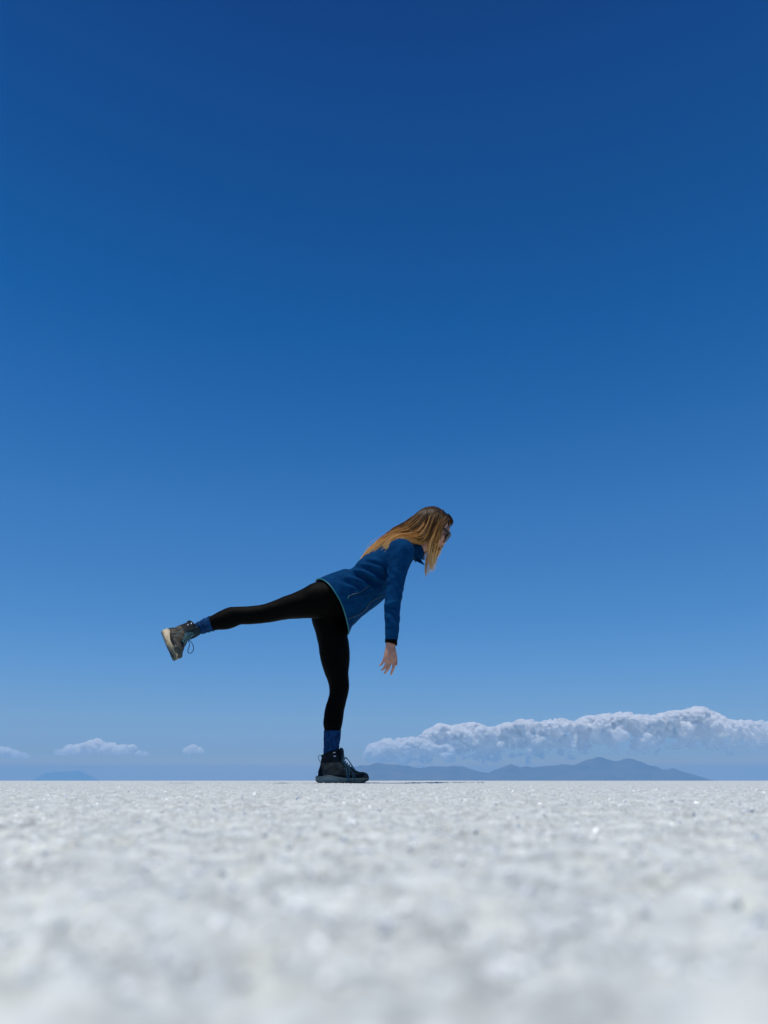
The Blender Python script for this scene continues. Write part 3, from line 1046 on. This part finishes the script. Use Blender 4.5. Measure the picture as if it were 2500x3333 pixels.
# ---- hair
G = [  # guides of the near side: photo pixel + depth offset, from the parting to the tip
    [(1467, 1690, -.020), (1453, 1701, -.052), (1439, 1722, -.080), (1431, 1752, -.090), (1422, 1785, -.089), (1411, 1822, -.084), (1402, 1848, -.08), (1394, 1870, -.078)],
    [(1457, 1676, -.018), (1443, 1692, -.066), (1431, 1720, -.088), (1423, 1752, -.094), (1414, 1782, -.094), (1405, 1812, -.09), (1402, 1832, -.085), (1414, 1853, -.085)],
    [(1445, 1663, -.014), (1428, 1685, -.074), (1417, 1716, -.092), (1410, 1745, -.098), (1399, 1775, -.102), (1398, 1800, -.095), (1397, 1825, -.09), (1394, 1850, -.084)],
    [(1436, 1657, -.012), (1420, 1683, -.078), (1406, 1722, -.094), (1396, 1752, -.102), (1378, 1770, -.115), (1342, 1760, -.150), (1300, 1752, -.185), (1264, 1776, -.165), (1240, 1800, -.13)],
    [(1426, 1652, -.010), (1407, 1680, -.078), (1391, 1716, -.094), (1371, 1744, -.106), (1338, 1750, -.140), (1298, 1744, -.15), (1258, 1768, -.135), (1231, 1808, -.11)],
    [(1416, 1648, -.006), (1393, 1676, -.074), (1376, 1708, -.090), (1350, 1734, -.10), (1310, 1740, -.115), (1270, 1756, -.11), (1232, 1786, -.095), (1210, 1812, -.08)],
    [(1404, 1648, -.004), (1380, 1672, -.062), (1358, 1700, -.076), (1325, 1724, -.08), (1285, 1738, -.08), (1245, 1762, -.07), (1210, 1792, -.06), (1192, 1818, -.055)],
    [(1394, 1650, -.002), (1371, 1667, -.035), (1347, 1689, -.046), (1318, 1710, -.05), (1280, 1730, -.045), (1240, 1758, -.04), (1202, 1793, -.035), (1181, 1819, -.03)],
    [(1388, 1652, 0), (1370, 1662, -.004), (1346, 1682, -.006), (1320, 1703, -.008), (1286, 1722, -.008), (1248, 1749, -.008), (1209, 1781, -.008), (1175, 1820, -.008)]]
NV = 30
def resample(p, n):
    p = catmull(p, 8)
    s = np.concatenate([[0], np.cumsum(np.linalg.norm(np.diff(p, axis=0), axis=1))])
    t = np.linspace(0, s[-1], n)
    return np.column_stack([np.interp(t, s, p[:, k]) for k in range(3)])
def lead(g):
    (a, b, c), (d, e, f) = g[0], g[1]
    return [(a, b, 0.0), (a * .62 + d * .38, b * .70 + e * .30, f * .58)] + list(g[1:])
near_g = [resample(np.array([P(a, b, D + c) for a, b, c in lead(g)]), NV) for g in G]
mir = np.array([1, -1, 1])
def mirror(g):
    q = g.copy()
    q[:, 1] = 2 * D - q[:, 1]
    return q
far_g = [mirror(g) for g in near_g]
fringe = resample(np.array([P(1458, 1672, D + .0), P(1470, 1687, D + .012), P(1476, 1700, D + .03), P(1464, 1711, D + .062), P(1447, 1736, D + .085), P(1440, 1775, D + .09), P(1425, 1800, D + .09)]), NV)
far_front = [fringe, far_g[1] * .5 + fringe * .5] + far_g[2:]
rows_g = near_g + far_front[::-1]                     # across the head from near face to far face
GG = np.array(rows_g)                                  # (guides, NV, 3)
hc = HEAD_C + np.array([-.02, 0, -.01])
HV, HF, HT = [], [], []
hn_ = 0
def hair_add(V, F, T):
    global hn_
    HV.append(V)
    HF.extend([tuple(i + hn_ for i in q) for q in F])
    HT.append(T)
    hn_ += len(V)
# underlying mass: surface through the guides, given thickness
gi = np.linspace(0, len(GG) - 1, 60)
def guide_at(u):
    i = min(int(u), len(GG) - 2)
    f = u - i
    return GG[i] * (1 - f) + GG[i + 1] * f
sheet = np.array([guide_at(u) for u in gi])
spine = np.array([D])
def outward(p):
    d = p - hc
    d[..., 0] *= .35
    return d / (np.linalg.norm(d, axis=-1, keepdims=True) + 1e-9)
nu_ = len(gi)
NC = NV - 9
inner = sheet[:, :NC] - outward(sheet[:, :NC]) * .007
outer = sheet[:, :NC]
V = np.vstack([outer.reshape(-1, 3), inner.reshape(-1, 3)])
F = []
off = nu_ * NC
for i in range(nu_ - 1):
    if abs(i - 59 * 2.5 / (len(GG) - 1)) < 2.2 or abs(i - 59 * (len(GG) - 3.5) / (len(GG) - 1)) < 2.2:
        jmax = int(NC * .48)                           # hair divides here: front lock / back fall
    else:
        jmax = NC - 1
    for j in range(jmax):
        a, b, c, d = i * NC + j, (i + 1) * NC + j, (i + 1) * NC + j + 1, i * NC + j + 1
        F.append((a, b, c, d))
        F.append((off + d, off + c, off + b, off + a))
vv = np.tile(np.arange(NC) / (NV - 1), nu_)
base_t = .05 + .75 * vv
hair_add(V, F, np.concatenate([base_t, base_t]) * .8)
# scalp cap under the parting
mb = MB()
ellipsoid(mb, H(-.013, 0, .017), np.array([.087, .073, .080])[:, None] * HM, 36, 24)
cv = mb.verts()
lo_ = (cv - HEAD_C) @ HM.T
keep = lambda f_: all((lo_[i, 2] > .048 + max(0, lo_[i, 0]) * .25) or (lo_[i, 0] < -.02 and lo_[i, 2] > -.03) for i in f_)
hair_add(cv, [f_ for f_ in mb.f if keep(f_)], np.full(len(cv), .10))
# strands
def tri_tube(p, r):
    n = len(p)
    tan = np.gradient(p, axis=0)
    tan /= np.linalg.norm(tan, axis=1)[:, None] + 1e-9
    up = np.array([.3, .9, .2])
    b = np.cross(tan, up)
    b /= np.linalg.norm(b, axis=1)[:, None] + 1e-9
    c = np.cross(tan, b)
    V = np.stack([p + r[:, None] * (math.cos(a) * b + math.sin(a) * c) for a in (0, 2.094, 4.189)], 1).reshape(-1, 3)
    F = [(i * 3 + k, i * 3 + (k + 1) % 3, (i + 1) * 3 + (k + 1) % 3, (i + 1) * 3 + k) for i in range(n - 1) for k in range(3)]
    return V, F
vs = np.linspace(0, 1, NV)
for k in range(2300):
    u = rng.uniform(0, len(GG) - 1)
    i = min(int(u), len(GG) - 2)
    if i in (2, len(GG) - 4):                          # the division
        u = i + (rng.uniform(0, .12) if rng.random() < .5 else rng.uniform(.88, 1))
    g = guide_at(u)
    # clumps: pull towards a lock centre further down the strand
    lock = round(u * 3.2) / 3.2
    lock = min(max(lock, 0), len(GG) - 1.001)
    if int(lock) in (2, len(GG) - 4):
        lock = float(round(lock))
    pull = np.clip(vs * 1.35 - .18, 0, .88)[:, None]
    g = g * (1 - pull) + guide_at(lock) * pull
    front = u < 2.3
    ln = rng.uniform(.58 if front else .72, 1.0) if rng.random() < (.75 if front else .6) else rng.uniform(.93, 1.03)
    m = 22
    t = np.linspace(rng.uniform(0, .06), min(ln, 1), m)
    p = np.column_stack([np.interp(t, vs, g[:, q]) for q in range(3)])
    wob = rng.normal(0, 1, 3)
    ph = rng.uniform(0, 6.28)
    lk = int(lock * 3.2)
    lw = np.array([_val[(lk * 37 + q * 11) & 4095] - .5 for q in range(3)])
    p = p + (.018 * t ** .8)[:, None] * np.sin(t * 9 + lk * 1.9)[:, None] * lw          # the lock's own wave
    fly = rng.random() < .13
    amp = ((.0022 + .0045 * t) * (3.2 if fly else 1))[:, None]
    p = p + amp * np.sin(t * 6.5 + ph)[:, None] * wob * .6
    p = p + outward(p.copy()) * (rng.uniform(-.001, .0055) * np.sin(np.clip(t * 2.2, 0, 1) * 1.57))[:, None]
    r = np.interp(t, [0, .1, .75, 1], [.0008, .0013, .0010, .0003]) * rng.uniform(.7, 1.25)
    lt = round(u * 3.2)
    tone = np.clip(.08 + .80 * t ** 1.15 + rng.normal(0, .06) + .17 * math.sin(lt * 2.4) * (1 - .5 * t), 0, 1)
    V, F = tri_tube(p, r)
    hair_add(V, F, np.repeat(tone, 3))
hme = mesh_from('hair', np.vstack(HV), HF)
at = hme.attributes.new('tone', 'FLOAT', 'POINT')
at.data.foreach_set('value', np.concatenate(HT).astype(np.float32))
link('hair', hme, M['hair'], person)

# ================================================================== CLOUDS (beyond the haze)
def cloud_material(dens, scale, z0, z1, rate, nlo, nhi, slope):
    m = bpy.data.materials.new('cloud')
    m.use_nodes = True
    nt = m.node_tree
    nt.nodes.clear()
    out = nt.nodes.new('ShaderNodeOutputMaterial')
    pv = nt.nodes.new('ShaderNodeVolumePrincipled')
    pv.inputs['Color'].default_value = (.996, .996, .996, 1)
    pv.inputs['Anisotropy'].default_value = .1
    tc = nt.nodes.new('ShaderNodeTexCoord')
    n = nt.nodes.new('ShaderNodeTexNoise')
    n.inputs['Scale'].default_value = scale
    n.inputs['Detail'].default_value = 6
    n.inputs['Roughness'].default_value = .66
    mr = nt.nodes.new('ShaderNodeMapRange')
    mr.inputs['From Min'].default_value = nlo
    mr.inputs['From Max'].default_value = nhi
    mr.inputs['To Min'].default_value = 0
    mr.inputs['To Max'].default_value = dens
    # depth below the (rising) top of the cloud: solid at the crest, torn and thin towards the base
    dot = nt.nodes.new('ShaderNodeVectorMath')
    dot.operation = 'DOT_PRODUCT'
    dot.inputs[1].default_value = (-slope, 0, 1)
    gz = nt.nodes.new('ShaderNodeMapRange')
    gz.inputs['From Min'].default_value = z0
    gz.inputs['From Max'].default_value = z1
    gz.inputs['To Min'].default_value = -.11
    gz.inputs['To Max'].default_value = 0
    ad = nt.nodes.new('ShaderNodeMath')
    g2 = nt.nodes.new('ShaderNodeMapRange')
    g2.inputs['From Min'].default_value = z0
    g2.inputs['From Max'].default_value = z1
    g2.inputs['To Min'].default_value = .0
    mu = nt.nodes.new('ShaderNodeMath')
    mu.operation = 'MULTIPLY'
    nt.links.new(tc.outputs['Object'], n.inputs['Vector'])
    nt.links.new(tc.outputs['Object'], dot.inputs[0])
    nt.links.new(dot.outputs['Value'], gz.inputs['Value'])
    nt.links.new(dot.outputs['Value'], g2.inputs['Value'])
    nt.links.new(n.outputs['Fac'], ad.inputs[0])
    nt.links.new(gz.outputs[0], ad.inputs[1])
    nt.links.new(ad.outputs[0], mr.inputs['Value'])
    nt.links.new(mr.outputs[0], mu.inputs[0])
    nt.links.new(g2.outputs[0], mu.inputs[1])
    nt.links.new(mu.outputs[0], pv.inputs['Density'])
    nt.links.new(pv.outputs[0], out.inputs['Volume'])
    m.cycles.volume_step_rate = rate
    return m
CD = 43000.0
MPP = CD / FPX
def cloud(name, label, tops, base, rmin, rmax, count, seed, group, depth=1500, rate=.12, dens=.07, scale=260.0, nlo=.43, nhi=.66, fade=(44, 10), rough=1.3, slope=0.0, crest=0):
    r = random.Random(seed)
    tops = np.array(tops, float)
    mb = MB()
    x0, x1 = tops[0, 0], tops[-1, 0]
    for k in range(count):
        x = r.uniform(x0, x1)
        ty = float(np.interp(x, tops[:, 0], tops[:, 1]))
        thick = base + r.uniform(-8, 8) * rmax / 22 - ty
        if crest:                                      # heaped heads along the crest, scattered scud beneath
            if k % 24 == 0:
                rad = r.uniform(5, 11)
                ellipsoid(mb, P(x, ty + crest * .7 + r.random() * max(thick - crest, 0) * .5, CD + r.uniform(-depth, depth)), np.diag([rad * r.uniform(1.4, 3.2), rad * 1.3, rad * .8]) * MPP, 12, 8)
                continue
            if k % 5 == 0:
                rad = r.uniform(9, 19)
                ellipsoid(mb, P(x, ty + rad * r.uniform(.55, 1.3), CD + r.uniform(-depth, depth)), np.diag([rad * 1.15, rad * 1.2, rad]) * MPP, 14, 10)
                continue
            thick = min(thick, crest * r.uniform(.5, 1.0))
        rad = min(r.uniform(rmin, rmax), thick * .5 + 2)
        y = ty + rad + (r.random() ** 1.6) * max(thick - 2 * rad, 0) if k % 3 else ty + rad
        c = P(x, y, CD + r.uniform(-depth, depth))
        ellipsoid(mb, c, np.diag([rad * 1.25, rad * 1.3, rad]) * MPP, 12, 8)
    me = remesh(mb, 34.0, 2)
    co, no = get_co(me), get_no(me)
    bil = lambda q: .5 - 2 * np.abs(vnoise3(q))
    w = 190 * bil(co / 520.0) + 100 * bil(co / 230.0 + 7) + 40 * bil(co / 100.0 + 3)
    set_co(me, co + no * (rough * w * min(1, rmax / 18))[:, None])
    c0 = co.mean(0)
    set_co(me, get_co(me) - c0)
    cc = get_co(me)
    zt = np.percentile(cc[:, 2] - slope * cc[:, 0], 97)
    o = link(name, me, cloud_material(dens, 1 / scale, zt - fade[0] * MPP, zt - fade[1] * MPP, rate, nlo, nhi, slope))
    o.location = c0
    o['label'] = label
    o['category'] = 'cloud'
    o['group'] = group
    return o
GRP = 'clouds low over the horizon'
cloud('cumulus_cloud', 'long bank of white cumulus above the right mountain ridge', [(1206, 2432), (1256, 2412), (1361, 2408), (1394, 2384), (1435, 2363), (1467, 2371), (1532, 2357), (1589, 2375), (1640, 2364), (1703, 2349), (1760, 2359), (1825, 2345), (1870, 2360),
                   (1915, 2335), (2029, 2327), (2110, 2339), (2175, 2323), (2232, 2315), (2297, 2308), (2346, 2339), (2387, 2351), (2500, 2357), (2640, 2362)], 2492, 7, 24, 760, 3, GRP, 1300, .022, .10, 420.0, .455, .63, (150, 18), 1.0, .06, 150)
cloud('cumulus_cloud', 'flat based white cloud with one peak, above the faint left hill', [(166, 2460), (200, 2440), (240, 2428), (290, 2420), (319, 2406), (350, 2420), (390, 2432), (425, 2428), (440, 2442), (475, 2458)], 2466, 6, 15, 60, 5, GRP, 600)
cloud('cumulus_cloud', 'tiny lone white puff between the left cloud and the standing leg', [(604, 2442), (615, 2430), (630, 2426), (645, 2432), (654, 2442)], 2452, 5, 10, 14, 8, GRP, 250)
cloud('cumulus_cloud', 'low white cloud cut off by the left picture edge', [(-90, 2440), (-20, 2432), (20, 2438), (50, 2448), (84, 2458)], 2472, 6, 14, 36, 11, GRP, 600)

# ================================================================== HAZE
hz = MB()
box(hz, (0, 0, 324), [(40000, 0, 0), (0, 39500, 0), (0, 0, 325)])
hme = mesh_from('haze', hz.verts(), hz.f, False)
hmz = bpy.data.materials.new('haze')
hmz.use_nodes = True
nt = hmz.node_tree
nt.nodes.clear()
o_ = nt.nodes.new('ShaderNodeOutputMaterial')
v_ = nt.nodes.new('ShaderNodeVolumePrincipled')
v_.inputs['Color'].default_value = (.23, .478, .78, 1)
v_.inputs['Density'].default_value = 7.0e-5
v_.inputs['Anisotropy'].default_value = 0.0
nt.links.new(v_.outputs[0], o_.inputs['Volume'])
haze = struct(link('haze', hme, hmz), 'stuff')
